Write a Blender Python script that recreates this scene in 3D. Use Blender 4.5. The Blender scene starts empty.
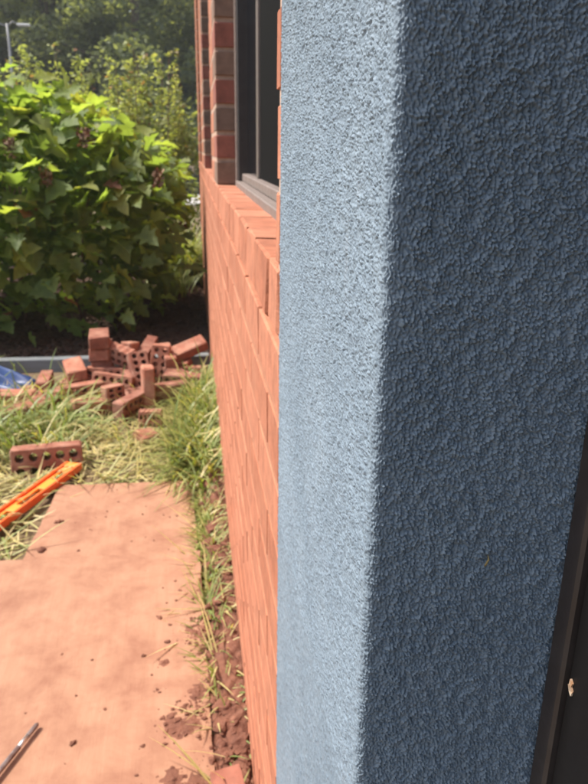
import bpy, bmesh, math, random
import numpy as np
from mathutils import Vector, Matrix, Euler
random.seed(7); RNG = np.random.default_rng(7)
scn = bpy.context.scene
COL = scn.collection
# ------------------------------------------------------------------ camera, sky, sun, exposure
cd = bpy.data.cameras.new('camera'); cam = bpy.data.objects.new('camera', cd); COL.objects.link(cam)
cam.location = (0, 0, 1.0)
cam.rotation_euler = (1.23994, -0.01363, -0.13835)
cd.sensor_fit = 'VERTICAL'; cd.sensor_height = 36.0; cd.lens = 706 / 784 * 36
cd.clip_start = 0.01; cd.clip_end = 600
cd.dof.use_dof = True; cd.dof.focus_distance = 0.31; cd.dof.aperture_fstop = 27
scn.camera = cam
SUN = Vector((-0.52, 0.10, 0.85)).normalized()
w = bpy.data.worlds.new('World'); scn.world = w; w.use_nodes = True
nt = w.node_tree; bg = nt.nodes['Background']
sky = nt.nodes.new('ShaderNodeTexSky'); sky.sky_type = 'NISHITA'; sky.sun_disc = False
sky.sun_elevation = math.asin(SUN.z); sky.sun_rotation = math.atan2(SUN.x, SUN.y)
sky.dust_density = 3.0; sky.air_density = 1.2
nt.links.new(sky.outputs[0], bg.inputs[0]); bg.inputs[1].default_value = 0.15
ld = bpy.data.lights.new('sun', 'SUN'); ld.energy = 3.8; ld.angle = math.radians(5.0); ld.color = (1.0, 0.93, 0.84)
sun = bpy.data.objects.new('sun', ld); COL.objects.link(sun)
sun.rotation_euler = SUN.to_track_quat('Z', 'Y').to_euler(); sun.location = SUN * 20
scn.view_settings.view_transform = 'Standard'; scn.view_settings.look = 'None'
scn.view_settings.exposure = 0.88; scn.view_settings.gamma = 1.0
scn.view_settings.use_curve_mapping = False
scn.render.resolution_x = 768; scn.render.resolution_y = 1024

# ------------------------------------------------------------------ helpers
def tag(o, label=None, cat=None, group=None, kind=None):
    if label: o['label'] = label
    if cat: o['category'] = cat
    if group: o['group'] = group
    if kind: o['kind'] = kind
    return o

def link(name, data, mat=None, parent=None):
    o = bpy.data.objects.new(name, data); COL.objects.link(o)
    if mat is not None and len(data.materials) == 0: data.materials.append(mat)
    if parent is not None: o.parent = parent
    return o

def empty(name, loc=(0, 0, 0), parent=None):
    o = bpy.data.objects.new(name, None); COL.objects.link(o); o.location = loc
    o.empty_display_size = 0.05
    if parent is not None: o.parent = parent
    return o

def npmesh(name, V, F, smooth=False, attr=None):
    """V (n,3) array, F (m,k) int array of equal-size faces (or list of such arrays)"""
    if not isinstance(F, list): F = [F]
    me = bpy.data.meshes.new(name)
    V = np.asarray(V, dtype=np.float32)
    loops = np.concatenate([f.ravel() for f in F]).astype(np.int32)
    tot = np.concatenate([np.full(len(f), f.shape[1]) for f in F]).astype(np.int32)
    st = np.concatenate([[0], np.cumsum(tot)[:-1]]).astype(np.int32)
    me.vertices.add(len(V)); me.vertices.foreach_set('co', V.ravel())
    me.loops.add(len(loops)); me.loops.foreach_set('vertex_index', loops)
    me.polygons.add(len(tot)); me.polygons.foreach_set('loop_start', st)
    try: me.polygons.foreach_set('loop_total', tot)
    except Exception: pass
    me.polygons.foreach_set('use_smooth', np.full(len(tot), smooth))
    if attr is not None:
        a = me.attributes.new('tint', 'FLOAT', 'POINT'); a.data.foreach_set('value', np.asarray(attr, dtype=np.float32))
    me.update(calc_edges=True); me.validate()
    return me

def rotm(rx=0, ry=0, rz=0):
    return np.array(Euler((rx, ry, rz)).to_matrix())

def chamfer_box(sx, sy, sz, b, jit=0.0, seed=0):
    """box centred at the origin with chamfered edges: 24 verts, 44 triangles"""
    r = np.random.default_rng(seed); V = []; idx = {}
    for ax in range(3):
        for sgn in (-1, 1):
            for u in (-1, 1):
                for v in (-1, 1):
                    h = [sx / 2, sy / 2, sz / 2]; p = [0, 0, 0]
                    p[ax] = sgn * h[ax]; a1, a2 = (ax + 1) % 3, (ax + 2) % 3
                    bb = b * (1 + (r.uniform(-.6, 1.2) if jit else 0))
                    p[a1] = u * (h[a1] - bb); p[a2] = v * (h[a2] - bb)
                    if jit: p[ax] += r.uniform(-jit, jit)
                    key = [0, 0, 0]; key[ax] = sgn; key[a1] = u; key[a2] = v
                    idx[(ax, tuple(key))] = len(V); V.append(p)
    F = []
    for ax in range(3):
        a1, a2 = (ax + 1) % 3, (ax + 2) % 3
        for sgn in (-1, 1):
            q = []
            for u, v in ((-1, -1), (1, -1), (1, 1), (-1, 1)):
                k = [0, 0, 0]; k[ax] = sgn; k[a1] = u; k[a2] = v; q.append(idx[(ax, tuple(k))])
            F.append(q if sgn > 0 else q[::-1])
    for ax in range(3):                     # edges along axis ax
        a1, a2 = (ax + 1) % 3, (ax + 2) % 3
        for u in (-1, 1):
            for v in (-1, 1):
                k0 = [0, 0, 0]; k0[ax] = -1; k0[a1] = u; k0[a2] = v
                k1 = list(k0); k1[ax] = 1
                q = [idx[(a1, tuple(k0))], idx[(a1, tuple(k1))], idx[(a2, tuple(k1))], idx[(a2, tuple(k0))]]
                F.append(q if u * v < 0 else q[::-1])
    for x in (-1, 1):
        for y in (-1, 1):
            for z in (-1, 1):
                k = (x, y, z); q = [idx[(0, k)], idx[(1, k)], idx[(2, k)]]
                F.append(q if x * y * z > 0 else q[::-1])
    return [tuple(p) for p in V], F

def mesh_py(name, V, F, smooth=False):
    me = bpy.data.meshes.new(name); me.from_pydata([tuple(v) for v in V], [], [tuple(f) for f in F]); me.update()
    bm = bmesh.new(); bm.from_mesh(me); bmesh.ops.recalc_face_normals(bm, faces=bm.faces); bm.to_mesh(me); bm.free()
    if smooth: me.polygons.foreach_set('use_smooth', [True] * len(me.polygons))
    return me

def box(name, x0, x1, y0, y1, z0, z1, mat, parent=None, b=0.002):
    V, F = chamfer_box(x1 - x0, y1 - y0, z1 - z0, b)
    o = link(name, mesh_py(name, V, F), mat, parent)
    o.location = ((x0 + x1) / 2, (y0 + y1) / 2, (z0 + z1) / 2)
    return o

def tube(P, R, n=7, cap=True):
    """tapered tube along points P with radii R -> V, F(lists)"""
    P = [Vector(p) for p in P]; V = []; F = []
    for i, p in enumerate(P):
        d = (P[min(i + 1, len(P) - 1)] - P[max(i - 1, 0)]).normalized()
        a = d.cross(Vector((0, 0, 1))) if abs(d.z) < .95 else d.cross(Vector((1, 0, 0)))
        a.normalize(); b = d.cross(a)
        for k in range(n):
            t = 2 * math.pi * k / n
            V.append(p + (a * math.cos(t) + b * math.sin(t)) * R[i])
    for i in range(len(P) - 1):
        for k in range(n):
            F.append((i * n + k, i * n + (k + 1) % n, (i + 1) * n + (k + 1) % n, (i + 1) * n + k))
    if cap:
        F.append(tuple(range(n))[::-1]); F.append(tuple((len(P) - 1) * n + k for k in range(n)))
    return V, F

def join(parts):
    V = []; F = []
    for v, f in parts:
        o = len(V); V += list(v); F += [tuple(i + o for i in q) for q in f]
    return V, F

# ------------------------------------------------------------------ materials
class N:
    def __init__(s, name):
        s.m = bpy.data.materials.new(name); s.m.use_nodes = True; s.t = s.m.node_tree
        s.p = s.t.nodes['Principled BSDF']; s.out = s.t.nodes['Material Output']
        s.p.inputs['Roughness'].default_value = 0.8
        s.tc = s.t.nodes.new('ShaderNodeTexCoord'); s.pos = s.t.nodes.new('ShaderNodeNewGeometry').outputs['Position']
        s.obj = s.tc.outputs['Object']
        s._bump = None
    def lk(s, a, b): s.t.links.new(a, b)
    def noise(s, scale, detail=4, rough=.55, vec=None, stretch=None, dist=0.0):
        n = s.t.nodes.new('ShaderNodeTexNoise'); n.inputs['Scale'].default_value = scale
        n.inputs['Detail'].default_value = detail; n.inputs['Roughness'].default_value = rough
        n.inputs['Distortion'].default_value = dist
        v = vec if vec is not None else s.pos
        if stretch:
            m = s.t.nodes.new('ShaderNodeMapping'); m.inputs['Scale'].default_value = stretch; s.lk(v, m.inputs['Vector']); v = m.outputs[0]
        s.lk(v, n.inputs['Vector']); return n.outputs['Fac']
    def ramp(s, fac, stops, interp='LINEAR'):
        r = s.t.nodes.new('ShaderNodeValToRGB'); e = r.color_ramp.elements; r.color_ramp.interpolation = interp
        while len(e) < len(stops): e.new(0.5)
        for i, (p, c) in enumerate(stops): e[i].position = p; e[i].color = (*c, 1) if len(c) == 3 else c
        s.lk(fac, r.inputs[0]); return r.outputs[0]
    def mix(s, fac, a, b, mode='MIX'):
        n = s.t.nodes.new('ShaderNodeMix'); n.data_type = 'RGBA'; n.blend_type = mode
        for k, v in ((0, fac), (6, a), (7, b)):
            if hasattr(v, 'is_linked'): s.lk(v, n.inputs[k])
            else: n.inputs[k].default_value = v if k == 0 else (*v, 1)
        return n.outputs[2]
    def rand(s): return s.t.nodes.new('ShaderNodeObjectInfo').outputs['Random']
    def attr(s, name='tint'):
        a = s.t.nodes.new('ShaderNodeAttribute'); a.attribute_name = name; return a.outputs['Fac']
    def bump(s, h, strength=.3, dist=.002):
        b = s.t.nodes.new('ShaderNodeBump'); b.inputs['Strength'].default_value = strength; b.inputs['Distance'].default_value = dist
        s.lk(h, b.inputs['Height'])
        if s._bump is not None: s.lk(s._bump, b.inputs['Normal'])
        s._bump = b.outputs[0]; s.lk(s._bump, s.p.inputs['Normal'])
    def color(s, c):
        if hasattr(c, 'is_linked'): s.lk(c, s.p.inputs['Base Color'])
        else: s.p.inputs['Base Color'].default_value = (*c, 1)
    def set(s, **k):
        for a, v in k.items(): s.p.inputs[a.replace('_', ' ')].default_value = v

def brick_mat(name, c0, c1, dust, dustamt=.45):
    n = N(name)
    base = n.ramp(n.rand(), [(0, c0), (1, c1)])
    mott = n.ramp(n.noise(38, 5, .65), [(.35, (.74, .74, .74)), (.65, (1.12, 1.12, 1.12))])
    c = n.mix(1.0, base, mott, 'MULTIPLY')
    d = n.ramp(n.noise(14, 4, .6), [(.42, (0, 0, 0)), (.72, (dustamt,) * 3)])
    c = n.mix(d, c, dust)
    n.color(c); n.set(Roughness=.92)
    n.bump(n.noise(220, 3, .6), .5, .0012); n.bump(n.noise(55, 3), .4, .002)
    return n.m
M_FACE = brick_mat('facade_brick', (.345, .118, .060), (.425, .162, .090), (.45, .195, .112), .5)
M_BROWN = brick_mat('brown_brick', (.135, .088, .066), (.21, .125, .088), (.30, .20, .15), .3)
M_RED = brick_mat('red_brick', (.22, .072, .052), (.29, .100, .070), (.38, .17, .12), .25)
M_LOOSE = brick_mat('loose_brick', (.19, .066, .042), (.38, .140, .084), (.46, .27, .19), .6)
n = N('mortar'); n.color(n.ramp(n.noise(60, 4), [(.3, (.33, .135, .075)), (.7, (.42, .19, .112))])); n.set(Roughness=.95); n.bump(n.noise(300, 3), .6, .0015); M_MORTAR = n.m

n = N('blue_stucco_paint')
c = n.ramp(n.noise(14, 7, .65), [(.3, (.136, .180, .224)), (.7, (.182, .232, .280))])
g = n.ramp(n.noise(900, 2, .5), [(.3, (.85, .86, .88)), (.7, (1.12, 1.12, 1.1))])
c = n.mix(1.0, c, g, 'MULTIPLY')
dirt = n.ramp(n.noise(9, 6, .7, stretch=(3, 3, .7)), [(.60, (0, 0, 0)), (.82, (.28,) * 3)])
c = n.mix(dirt, c, (.26, .20, .16))
n.color(c); n.set(Roughness=.72); n.bump(n.noise(1800, 2, .5), .3, .0005); M_STUCCO = n.m

def metal_paint(name, c, rough=.45):
    n = N(name); n.color(n.mix(n.ramp(n.noise(40, 5, .7), [(.45, (0, 0, 0)), (.8, (.35,) * 3)]), c, tuple(x * 1.8 + .02 for x in c)))
    n.lk(n.ramp(n.noise(25, 4), [(.3, (rough - .1,) * 3), (.7, (rough + .15,) * 3)]), n.p.inputs['Roughness'])
    n.bump(n.noise(400, 2), .15, .0005); return n.m
M_BRONZE = metal_paint('bronze_frame', (.028, .022, .020))
M_BRONZE_LIGHT = metal_paint('weathered_window_frame', (.13, .105, .09), .55)
M_ALU = metal_paint('chalky_sill_frame', (.17, .135, .118), .6)
n = N('dark_glass'); n.color((.006, .007, .009)); n.set(Roughness=.10, IOR=1.35); n.bump(n.noise(3, 2), .03, .01); M_GLASS = n.m
n = N('matte_black_pane'); n.color((.008, .008, .008)); n.set(Roughness=.9); n.p.inputs['Specular IOR Level'].default_value = .05; M_PANE_BLACK = n.m  # flat matte black for the nearer pane of each window, almost no gloss
n = N('black_door'); n.color((.010, .009, .009)); n.lk(n.ramp(n.noise(30, 4), [(.3, (.35,) * 3), (.7, (.6,) * 3)]), n.p.inputs['Roughness']); n.p.inputs['Specular IOR Level'].default_value = .15; M_DOOR = n.m
n = N('caulk'); n.color(n.ramp(n.noise(90, 4), [(.3, (.18, .14, .12)), (.7, (.26, .21, .18))])); M_CAULK = n.m

n = N('plywood')
g = n.noise(7, 6, .6, stretch=(9, .8, 1), dist=.6)
c = n.ramp(g, [(.25, (.310, .160, .094)), (.75, (.372, .200, .122))])
sm = n.ramp(n.noise(11, 9, .66, dist=.25), [(.42, (0, 0, 0)), (.53, (.36,) * 3), (.68, (.85,) * 3)])
c = n.mix(sm, c, (.225, .095, .054))
sm2 = n.ramp(n.noise(30, 5, .7), [(.62, (0, 0, 0)), (.76, (.5,) * 3)])
c = n.mix(sm2, c, (.24, .095, .055))
n.color(c); n.set(Roughness=.85); n.bump(n.noise(50, 4, .6, stretch=(6, .7, 1)), .35, .0015); n.bump(n.noise(120, 5, .65), .25, .001); M_PLY = n.m

n = N('red_clay'); n.color(n.ramp(n.noise(30, 6, .7), [(.3, (.12, .046, .028)), (.55, (.19, .078, .046)), (.75, (.28, .125, .075))])); n.set(Roughness=.97); n.bump(n.noise(160, 5, .7), .8, .004); M_CLAY = n.m
n = N('ground_soil')
c = n.ramp(n.noise(3, 8, .7), [(.3, (.10, .065, .04)), (.55, (.16, .11, .06)), (.75, (.15, .14, .06))])
n.color(c); n.set(Roughness=.97); n.bump(n.noise(40, 6, .7), .8, .01); M_GROUND = n.m
n = N('bark_mulch'); n.color(n.ramp(n.noise(45, 6, .75), [(.3, (.05, .028, .018)), (.6, (.13, .075, .05)), (.8, (.22, .14, .10))])); n.set(Roughness=.97); n.bump(n.noise(80, 6, .75), 1.0, .012); M_MULCH = n.m
n = N('concrete_path'); n.color(n.ramp(n.noise(4, 6), [(.3, (.42, .39, .36)), (.7, (.52, .49, .46))])); n.set(Roughness=.9); M_PATH = n.m
n = N('weathered_edging'); n.color(n.ramp(n.noise(12, 6, .65, stretch=(.3, 3, 3)), [(.3, (.13, .145, .15)), (.7, (.22, .24, .25))])); n.set(Roughness=.7); n.bump(n.noise(30, 5, stretch=(.3, 3, 3)), .4, .003); M_EDGE = n.m

def leaf_mat(name, stops, trans=.45, rough=.42, tcol=1.6, vein=False):
    n = N(name)
    c = n.ramp(n.attr(), stops)
    mt = n.ramp(n.noise(25, 3), [(.3, (.8, .8, .8)), (.7, (1.15, 1.15, 1.1))])
    c = n.mix(1.0, c, mt, 'MULTIPLY'); n.color(c); n.set(Roughness=rough)
    if vein: n.bump(n.noise(60, 3, .5), .5, .004)
    tr = n.t.nodes.new('ShaderNodeBsdfTranslucent')
    tc = n.mix(1.0, c, (tcol * 1.25, tcol * 1.25, tcol * .45), 'MULTIPLY'); n.lk(tc, tr.inputs[0])
    mx = n.t.nodes.new('ShaderNodeMixShader'); mx.inputs[0].default_value = trans
    n.lk(n.p.outputs[0], mx.inputs[1]); n.lk(tr.outputs[0], mx.inputs[2]); n.lk(mx.outputs[0], n.out.inputs[0])
    return n.m
M_HYD = leaf_mat('hydrangea_leaf', [(0, (.115, .165, .056)), (.45, (.185, .255, .080)), (.75, (.25, .29, .08)), (.92, (.31, .28, .07)), (1, (.20, .085, .05))], .55, .6, 1.75, True)
M_SHRUB = leaf_mat('shrub_leaf', [(0, (.17, .20, .095)), (.6, (.26, .29, .13)), (.9, (.34, .35, .16)), (1, (.28, .16, .10))], .45, .6, 1.6)
M_TREE = leaf_mat('tree_leaf', [(0, (.12, .14, .088)), (.6, (.18, .20, .115)), (1, (.24, .26, .14))], .5, .8, 1.7)
M_GRASS = leaf_mat('grass_blade', [(0, (.12, .18, .045)), (.5, (.24, .29, .09)), (.72, (.46, .41, .18)), (1, (.60, .50, .28))], .35, .5, 1.3)
n = N('bark'); n.color(n.ramp(n.noise(12, 5, .6, stretch=(3, 3, .5)), [(.3, (.06, .045, .035)), (.7, (.13, .10, .075))])); n.set(Roughness=.95); n.bump(n.noise(20, 5, stretch=(3, 3, .5)), .7, .02); M_BARK = n.m
n = N('shrub_stem'); n.color(n.ramp(n.noise(40, 4), [(.3, (.11, .065, .045)), (.7, (.22, .13, .09))])); M_STEM = n.m
n = N('dried_flower'); n.color(n.ramp(n.attr(), [(0, (.10, .055, .03)), (1, (.30, .18, .11))])); M_FLOWER = n.m
n = N('orange_plastic'); n.color(n.mix(n.ramp(n.noise(35, 5, .7), [(.5, (0, 0, 0)), (.75, (.35,) * 3)]), (.80, .13, .025), (.62, .25, .13))); n.set(Roughness=.42); M_ORANGE = n.m
n = N('orange_web'); n.color(n.mix(n.ramp(n.noise(30, 5, .7), [(.5, (0, 0, 0)), (.8, (.3,) * 3)]), (.85, .28, .035), (.6, .3, .15))); n.set(Roughness=.5); M_ORANGE2 = n.m
n = N('vial_liquid'); n.color((.20, .26, .06)); n.set(Roughness=.15); M_VIAL = n.m
n = N('black_plastic'); n.color((.02, .02, .02)); n.set(Roughness=.5); M_BLACK = n.m
n = N('steel_rod'); n.color(n.ramp(n.noise(60, 5, .7), [(.35, (.16, .10, .085)), (.6, (.28, .24, .23))])); n.set(Metallic=.6, Roughness=.5); M_STEEL = n.m
n = N('bright_steel'); n.color((.62, .60, .58)); n.set(Metallic=.9, Roughness=.38); M_STEEL2 = n.m
n = N('blue_tarp'); n.color(n.ramp(n.noise(7, 4), [(.3, (.018, .040, .13)), (.7, (.045, .090, .24))])); n.set(Roughness=.42); n.bump(n.noise(160, 2), .3, .001); M_TARP = n.m
n = N('lamp_grey'); n.color((.16, .16, .16)); n.set(Roughness=.5); M_LAMP = n.m
n = N('lamp_head'); n.color((.35, .36, .36)); n.set(Roughness=.5); M_LAMPH = n.m
n = N('flaked_paint'); n.color(n.ramp(n.noise(300, 3), [(.35, (.42, .22, .11)), (.6, (.50, .40, .30))])); M_FLAKE = n.m

# ------------------------------------------------------------------ ground
def grid_sheet(name, xs, ys, zf, mat, smooth=True):
    xs = np.asarray(xs); ys = np.asarray(ys); X, Y = np.meshgrid(xs, ys); Z = zf(X, Y)
    V = np.stack([X, Y, Z], -1).reshape(-1, 3); nx = len(xs); i = np.arange(len(ys) - 1)[:, None] * nx + np.arange(nx - 1)[None]
    F = np.stack([i, i + 1, i + nx + 1, i + nx], -1).reshape(-1, 4)
    return link(name, npmesh(name, V, F, smooth), mat)
def fbm(X, Y, s, seed=0, amp=1.0):
    r = np.random.default_rng(seed); out = 0
    for o in range(5):
        for k in range(3):
            a = r.uniform(0, 6.28); f = s * 2 ** o * r.uniform(.7, 1.3); ph = r.uniform(0, 6.28)
            out = out + np.sin((X * math.cos(a) + Y * math.sin(a)) * f + ph) / (2 ** o)
    return out * amp / 4
gx = np.concatenate([np.linspace(-150, -6, 20), np.linspace(-5, 5, 90), np.linspace(6, 150, 20)])
gy = np.concatenate([np.linspace(-60, -2, 12), np.linspace(-1.5, 8, 90), np.linspace(9, 300, 40)])
g = grid_sheet('ground', gx, gy, lambda X, Y: -.006 + fbm(X, Y, 1.7, 3, .004), M_GROUND); tag(g, kind='structure')
g = grid_sheet('mulch_bed', np.linspace(-4, .068, 130), np.linspace(3.34, 6.6, 110), lambda X, Y: .016 + fbm(X, Y, 9, 5, .012), M_MULCH); tag(g, kind='structure')
g = grid_sheet('path', np.linspace(-30, 30, 40), np.linspace(13.5, 16.5, 8), lambda X, Y: .02 + 0 * X, M_PATH); tag(g, kind='structure')

# ------------------------------------------------------------------ building
DX = .07
bld = empty('building', (2.0, 2.4, 0))
tag(bld, 'orange brick building with recessed dark windows, blue stucco pier and dark glass door', 'building')
def inb(o):  # keep world placement while parenting to the building empty
    o.parent = bld; o.matrix_parent_inverse = Matrix.Translation(-Vector(bld.location)); return o
OPEN = [(.60, 2.0), (2.48, 3.70), (4.60, 5.55)]      # window openings along the wall
Y_END = 6.25; SILL = .905; HEAD = 2.45
# mortar backing: wall below the sill, piers between windows, band above
box_parts = [(DX + .0010, .30, .57, Y_END - .006, -.05, SILL - .075)]
for a, b in ((.57, .60), (2.0, 2.48), (3.70, 4.60), (5.55, Y_END)): box_parts.append((DX + .0010, .30, a + .006 if a > .6 else a, b - .006, SILL - .06, HEAD))
def simple_box(x0, x1, y0, y1, z0, z1):
    V = [(x, y, z) for x in (x0, x1) for y in (y0, y1) for z in (z0, z1)]
    F = [(0, 1, 3, 2), (4, 6, 7, 5), (0, 4, 5, 1), (2, 3, 7, 6), (0, 2, 6, 4), (1, 5, 7, 3)]
    return V, F
V, F = simple_box(*box_parts[0]); inb(link('mortar_wall', mesh_py('mortar_wall', V, F), M_MORTAR))
n = N('pale_mortar'); n.color(n.ramp(n.noise(60, 4), [(.3, (.36, .23, .16)), (.7, (.48, .33, .25))])); n.set(Roughness=.95); M_MORTAR_P = n.m
V, F = join([simple_box(*b) for b in box_parts[1:]]); inb(link('pier_mortar', mesh_py('pier_mortar', V, F), M_MORTAR_P))['kind'] = 'stuff'
# body of the building behind the facade and the brick band over the openings
V, F = simple_box(.32, 4.2, -1.6, Y_END - .01, -.05, 3.05); inb(link('rear_wall', mesh_py('rear_wall', V, F), M_MORTAR))
inb(box('roof', -.05, 4.4, -1.8, Y_END + .2, 3.052, 3.2, M_BRONZE, None, .01))

BL, BW, BH, JT = .194, .092, .057, .0100
brick_vars = [mesh_py('brick', *chamfer_box(BL, BW, BH, .0028, .0011, 10 + i)) for i in range(6)]
for m in brick_vars: m.materials.append(M_FACE)
def cut_mesh(L, mat, seed, W=BW, H=BH):
    m = mesh_py('brick', *chamfer_box(L, W, H, .0028, .0009, seed)); m.materials.append(mat); return m
cutc = {}
far_parts = []; nb = 0
def facade_brick(y0, y1, zc, mat=None, name='brick', proud=None, W=BW, H=BH, jit=.0004, individual=True):
    """lays one brick with its long face in the facade"""
    global nb
    L = y1 - y0; off = random.uniform(-jit, jit) if proud is None else proud
    key = (round(L, 3), mat.name if mat else '', W, H)
    if not individual:
        V, F = chamfer_box(W, L, H, .0028)
        far_parts.append(([(v[0] + DX + W / 2 + off, v[1] + (y0 + y1) / 2, v[2] + zc) for v in V], F)); return
    if key not in cutc:
        cutc[key] = [mesh_py('brick', *chamfer_box(W, L, H, .0013, .0003, 50 + len(cutc) * 7 + k)) for k in range(4)]
        for m in cutc[key]: m.materials.append(mat or M_FACE)
    o = link(name, random.choice(cutc[key]))
    o.location = (DX + W / 2 + off, (y0 + y1) / 2, zc + random.uniform(-.0008, .0008))
    o.rotation_euler = (random.uniform(-.003, .003), random.uniform(-.004, .004), random.uniform(-.0010, .0010))
    inb(o); nb += 1
CP = .0675
z = SILL - .0625 - CP / 2 - .004; row = 0
while z > -.03:
    y = .577 - (0 if row % 2 == 0 else .102)
    while y < Y_END - .03:
        a = max(y, .580); b = min(y + BL, Y_END)
        if b - a > .02: facade_brick(a, b, z, individual=a < 3.15)
        y += BL + JT
    z -= CP; row += 1
# sill course of special bricks
y = .525; k = 0
while y < Y_END - .05:
    a = max(y, .580); b = min(y + .130, Y_END)
    V, F = chamfer_box(.075, b - a, .058, .0025, .0006, 300 + k)
    o = link('sill_brick', mesh_py('sill_brick', V, F), M_FACE)
    o.location = (DX + .0375 - .0025 + random.uniform(-.0008, .0008), (a + b) / 2, SILL - .029 + random.uniform(-.0005, .0005))
    o.rotation_euler = (random.uniform(-.006, .006), .03 + random.uniform(-.006, .006), random.uniform(-.005, .005)); inb(o)
    y += .136; k += 1
# piers between the windows: corner bricks alternate red and brown from course to course
zc = SILL + .004 + BH / 2; row = 0
while zc < HEAD:
    near = zc < 2.0
    facade_brick(.580, .602, zc, proud=random.uniform(-.0005, .0012), individual=near)
    alt = (M_BROWN, M_RED) if row % 2 == 0 else (M_RED, M_BROWN)
    facade_brick(2.0, 2.0 + BL, zc, alt[0], individual=near)
    if row % 2 == 0: facade_brick(2.0 + BL + JT, 2.48, zc, individual=near)
    else:
        facade_brick(2.0 + BL + JT, 2.0 + BL + JT + .0925, zc, individual=near); facade_brick(2.0 + BL + 2 * JT + .0925, 2.48, zc, individual=near)
    facade_brick(3.70, 3.70 + BL, zc, random.choice([alt[1], alt[1], M_BROWN]), individual=near)
    y = 3.70 + BL + JT
    while y < 4.58:
        facade_brick(y, min(y + BL, 4.60), zc, individual=False); y += BL + JT
    y = 5.55
    while y < Y_END - .03:
        facade_brick(y, min(y + BL, Y_END), zc, individual=False); y += BL + JT
    zc += CP; row += 1
zc = HEAD + BH / 2; row = 0
V, F = simple_box(DX + .005, .31, .58, Y_END - .006, HEAD + .002, 3.05); far_parts.append((V, F))
while zc < 3.02:
    y = -1.6 + (row % 2) * .102
    while y < Y_END - .03:
        if y > .60: facade_brick(y, min(y + BL, Y_END), zc, individual=False)
        y += BL + JT
    zc += CP; row += 1
V, F = join(far_parts); o = inb(link('far_bricks', mesh_py('far_bricks', V, F), M_FACE)); o['kind'] = 'stuff'

# windows
for wi, (a, b) in enumerate(OPEN):
    wn = empty('window', (0, 0, 0)); inb(wn)
    xf = DX + .054
    def wp(o): o.parent = wn; return o
    z0 = SILL - .012
    if wi == 0:
        wp(box('caulk_joint', xf - .004, xf + .05, b - .018, b - .001, z0, HEAD, M_CAULK))
    wp(box('sill_frame', xf - .006, xf + .052, a, b - .0185, z0 - .03, z0 + .026, M_ALU))
    wp(box('inner_sill', xf + .010, xf + .052, a, b - .0185, z0 + .0265, z0 + .045, M_ALU))
    wp(box('jamb', xf, xf + .05, b - .055, b - .019, z0 + .0265, HEAD - .001, M_BRONZE))
    wp(box('jamb', xf, xf + .05, a + .001, a + .04, z0 + .0265, HEAD - .001, M_BRONZE))
    wp(box('head_frame', xf, xf + .05, a + .041, b - .056, HEAD - .045, HEAD - .001, M_BRONZE))
    mid = 1.62 if wi == 0 else (a + b) / 2
    wp(box('mullion', xf + .020, xf + .05, mid - .015, mid + .015, z0 + .0455, HEAD - .046, M_BRONZE_LIGHT))
    for (p, q) in ((a + .041, mid - .016), (mid + .016, b - .056)):
        wp(box('pane', xf + .026, xf + .034, p, q, z0 + .0455, HEAD - .046, M_GLASS if p > mid else M_PANE_BLACK, None, .001))

# blue stucco pier: one continuous sheet with real relief, round the corner
def bandnoise(ny, nx, step, lo, hi, seed):
    r = np.random.default_rng(seed); a = np.fft.rfft2(r.standard_normal((ny, nx)))
    fy = np.fft.fftfreq(ny, step)[:, None]; fx = np.fft.rfftfreq(nx, step)[None]
    f = np.sqrt(fx ** 2 + fy ** 2) + 1e-9; wl = 1 / f
    m = np.exp(-((np.log(wl) - .5 * (math.log(lo) + math.log(hi))) / (.5 * math.log(hi / lo))) ** 2)
    h = np.fft.irfft2(a * m, s=(ny, nx)); return h / h.std()
ST = .0003; NZ, NS = 3072, 1536
def grains(pitch, r0, r1, seed):
    r = np.random.default_rng(seed); H_ = np.zeros((NZ, NS)); gz, gs = int(NZ * ST / pitch), int(NS * ST / pitch)
    A, B = np.meshgrid(np.arange(gz), np.arange(gs), indexing='ij'); A = A + .5 * (B % 2); count = gz * gs
    cz = (A.ravel() + r.normal(0, .30, count)) * NZ / gz; cs_ = (B.ravel() + r.normal(0, .30, count)) * NS / gs
    rad = r.uniform(r0, r1, count) / ST; hg = r.uniform(.40, 1.0, count); K = int(r1 * 1.3 / ST) + 1
    el = r.uniform(.75, 1.35, count); th = r.uniform(0, 3.14, count); ct, st_ = np.cos(th), np.sin(th)
    for dz in range(-K, K + 1):
        for ds in range(-K, K + 1):
            iz_ = np.floor(cz).astype(int) + dz; is_ = np.floor(cs_).astype(int) + ds
            a_z = iz_ - cz; a_s = is_ - cs_; u = (a_z * ct + a_s * st_) * el; v = (-a_z * st_ + a_s * ct) / el
            q = 1 - (u * u + v * v) / rad ** 2; val = hg * np.maximum(q, 0) ** .8
            np.maximum.at(H_, (iz_ % NZ, is_ % NS), val)
    return H_
h1 = grains(.00112, .00055, .00092, 1); h2 = bandnoise(NZ, NS, ST, .006, .02, 2); h3 = bandnoise(NZ, NS, ST, .05, .2, 3); h4 = bandnoise(NZ, NS, ST, .0010, .0022, 4)
HF = .00098 * h1 * (1 + .25 * np.tanh(h2)) + .00006 * h4 + .00007 * h2 + .00012 * h3 - .0005
YN, YF, RD = .258, .578, .0045
s_rev = np.arange(0, .098, .00036); s_fac = []
s = .098
while s < .098 + (YF - YN):
    s_fac.append(s); s += .0006 + .0012 * (s - .098) / .32
s_ret = .098 + (YF - YN) + np.array([0, .004, .02, .05])
S = np.concatenate([s_rev, s_fac, s_ret])
def prof(s):
    if s < .098 - RD: return (.168 - s, YN), (0, -1)
    if s < .098 + RD:
        t = (s - .098 + RD) / (2 * RD) * math.pi / 2
        cx, cy = DX + RD, YN + RD
        return (cx - RD * math.sin(t), cy - RD * math.cos(t)), (-math.sin(t), -math.cos(t))
    if s < .098 + (YF - YN): return (DX, YN + s - .098), (-1, 0)
    return (DX + (s - .098 - (YF - YN)), YF), (0, 1)
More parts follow.
